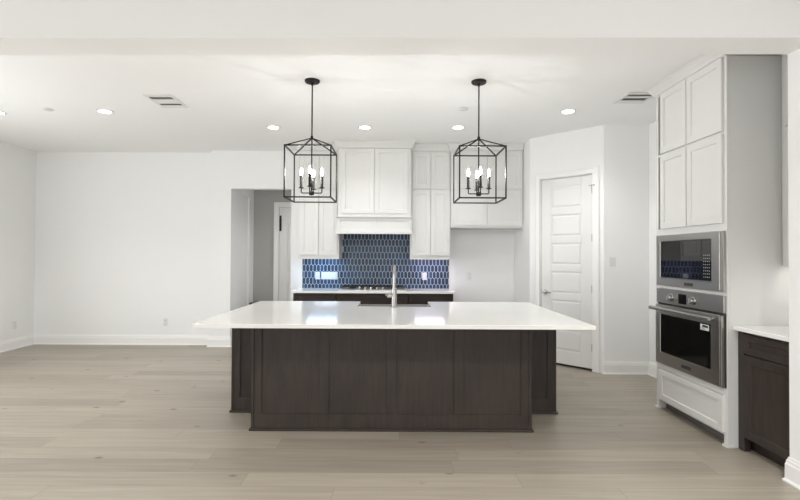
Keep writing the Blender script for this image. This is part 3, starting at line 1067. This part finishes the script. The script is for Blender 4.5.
# ------------------------------------------------------------------ pendants
def make_pendant(x, y, label):
    t = thing('pendant_lantern', (x, y, CEIL), label, 'pendant light', 'black lantern pendants over the island')
    MB().lathe((x, y, CEIL - .001), [(.070, 0), (.070, -.012), (.064, -.020), (.016, -.024), (.012, -.045), (.004, -.046)], 32).build('canopy', 'black', t, smooth=True)
    MB().tube([(x, y, CEIL - .03), (x, y, 2.0)], .0065, 12).build('rod', 'black', t, smooth=True)
    h, zt, zb, za, w = .2045, 2.400, 1.942, 2.513, .0115
    m = MB()
    cs = [(x + i * h, y + j * h) for i, j in ((-1, -1), (1, -1), (1, 1), (-1, 1))]
    for k in range(4):
        p, q = cs[k], cs[(k + 1) % 4]
        m.bar((*p, zt), (*q, zt), w).bar((*p, zb), (*q, zb), w).bar((*p, zb), (*p, zt), w)
        m.bar((*p, zt), (x, y, za), w * .85)
    m.lathe((x, y, za - .012), [(.013, 0), (.013, .024), (.009, .034)], 16)
    m.build('cage', 'black', t)
    m = MB().lathe((x, y, 1.985), [(.004, -.004), (.020, 0), (.024, .006), (.024, .030), (.012, .036)], 20)
    m.build('hub', 'black', t, smooth=True)
    for (i, j) in ((-1, 0), (1, 0), (0, -1), (0, 1)):
        r = .095
        cx, cy = x + i * r, y + j * r
        ar = MB().tube([(x + i * .018, y + j * .018, 2.004), (cx - i * .006, cy - j * .006, 2.004), (cx, cy, 2.010), (cx, cy, 2.050)], .0055, 10).build('arm', 'black', t, smooth=True)
        MB().lathe((cx, cy, 2.046), [(.010, 0), (.024, .004), (.025, .008), (.014, .010), (.0125, .014), (.0125, .120), (.002, .121)], 18).build('candle_sleeve', 'black', ar, smooth=True)
        MB().lathe((cx, cy, 2.167), [(.006, 0), (.008, .008), (.0110, .024), (.0100, .036), (.006, .052), (.0015, .068)], 16).build('bulb', 'bulb', ar, smooth=True)
    return t


p1 = make_pendant(-.770, 4.34, 'black lantern pendant hanging nearer the hall opening, over the island')
p2 = copy_tree(p1)
p2.location = (.775, 4.34, CEIL)
p2['label'] = 'black lantern pendant hanging nearer the pantry door, over the island'


# ------------------------------------------------------------------ ceiling fixtures
def downlight(x, y, label, watts=70):
    t = thing('recessed_light', (x, y, CEIL), label, 'ceiling light', 'recessed ceiling lights')
    MB().lathe((x, y, CEIL - .0005), [(.088, 0), (.088, -.003), (.080, -.007), (.064, -.008), (.062, -.004)], 36).build('trim_ring', 'plastic', t, smooth=True)
    MB().lathe((x, y, CEIL - .0082), [(.064, 0), (.064, -.001), (.002, -.0012)], 36).build('lens', 'downlight', t)
    spot('downlight_lamp', (0, 0, -.02), watts, parent=t)


for (x, y, lb_) in ((-3.287, 5.305, 'lit recessed light between the small disc and the vent over the dining side'),
                    (-1.541, 5.936, 'lit recessed light nearest the hall opening, left of the first pendant'),
                    (-.380, 5.914, 'lit recessed light in front of the hood, right of the first pendant'),
                    (.791, 5.893, 'lit recessed light in front of the fridge nook, left of the second pendant rod'),
                    (1.926, 5.219, 'lit recessed light in front of the pantry door, near the right vent'),
                    (-4.555, 5.363, 'recessed light half cut off at the left picture edge')):
    downlight(x, y, lb_, (44 if x > 1.5 else 28) if x > -2 else 50)


def vent(x0, x1, y0, y1, slots, label):
    t = thing('ceiling_vent', ((x0 + x1) / 2, (y0 + y1) / 2, CEIL), label, 'vent', 'ceiling vents')
    m = MB()
    w = .028
    ys = [y0] + [v for s_ in slots for v in s_] + [y1]
    for i in range(0, len(ys), 2):
        m.box(x0 + w, x1 - w, ys[i], ys[i + 1], CEIL - .009, CEIL - .0005)
    m.box(x0, x0 + w, y0, y1, CEIL - .009, CEIL - .0005).box(x1 - w, x1, y0, y1, CEIL - .009, CEIL - .0005)
    m.build('frame', 'plastic', t, bevel=.002)
    MB().box(x0 + w, x1 - w, y0 + w, y1 - w, CEIL - .0015, CEIL - .0005).build('duct', 'vent_dark', t)
    for (a, b_) in slots:
        n = 3
        for k in range(n):
            yy = a + (b_ - a) * (k + .5) / n
            ml = MB()
            ml.loft([[(x, yy - .003, CEIL - .008), (x, yy + .006, CEIL - .003), (x, yy + .006, CEIL - .002), (x, yy - .003, CEIL - .007)] for x in (x0 + w, x1 - w)])
            ml.build('slat', 'vent_blade', t)


vent(-2.56, -2.27, 4.74, 5.15, [(4.80, 4.875), (5.01, 5.075)], 'white slatted ceiling vent over the dining side')
vent(2.295, 2.60, 4.60, 4.93, [(4.655, 4.705), (4.76, 4.84)], 'white slatted ceiling vent beside the oven tower')
for (x, y, lb_) in ((-3.886, 5.249, 'small flat ceiling disc beside the dining recessed light'), (.757, 5.156, 'small flat ceiling disc behind the second pendant rod')):
    t = MB().lathe((x, y, CEIL - .0005), [(.052, 0), (.052, -.004), (.046, -.010), (.030, -.012), (.026, -.016), (.002, -.017)], 28).build('ceiling_detector', 'disc', smooth=True)
    tag(t, lb_, 'detector', 'small ceiling discs')
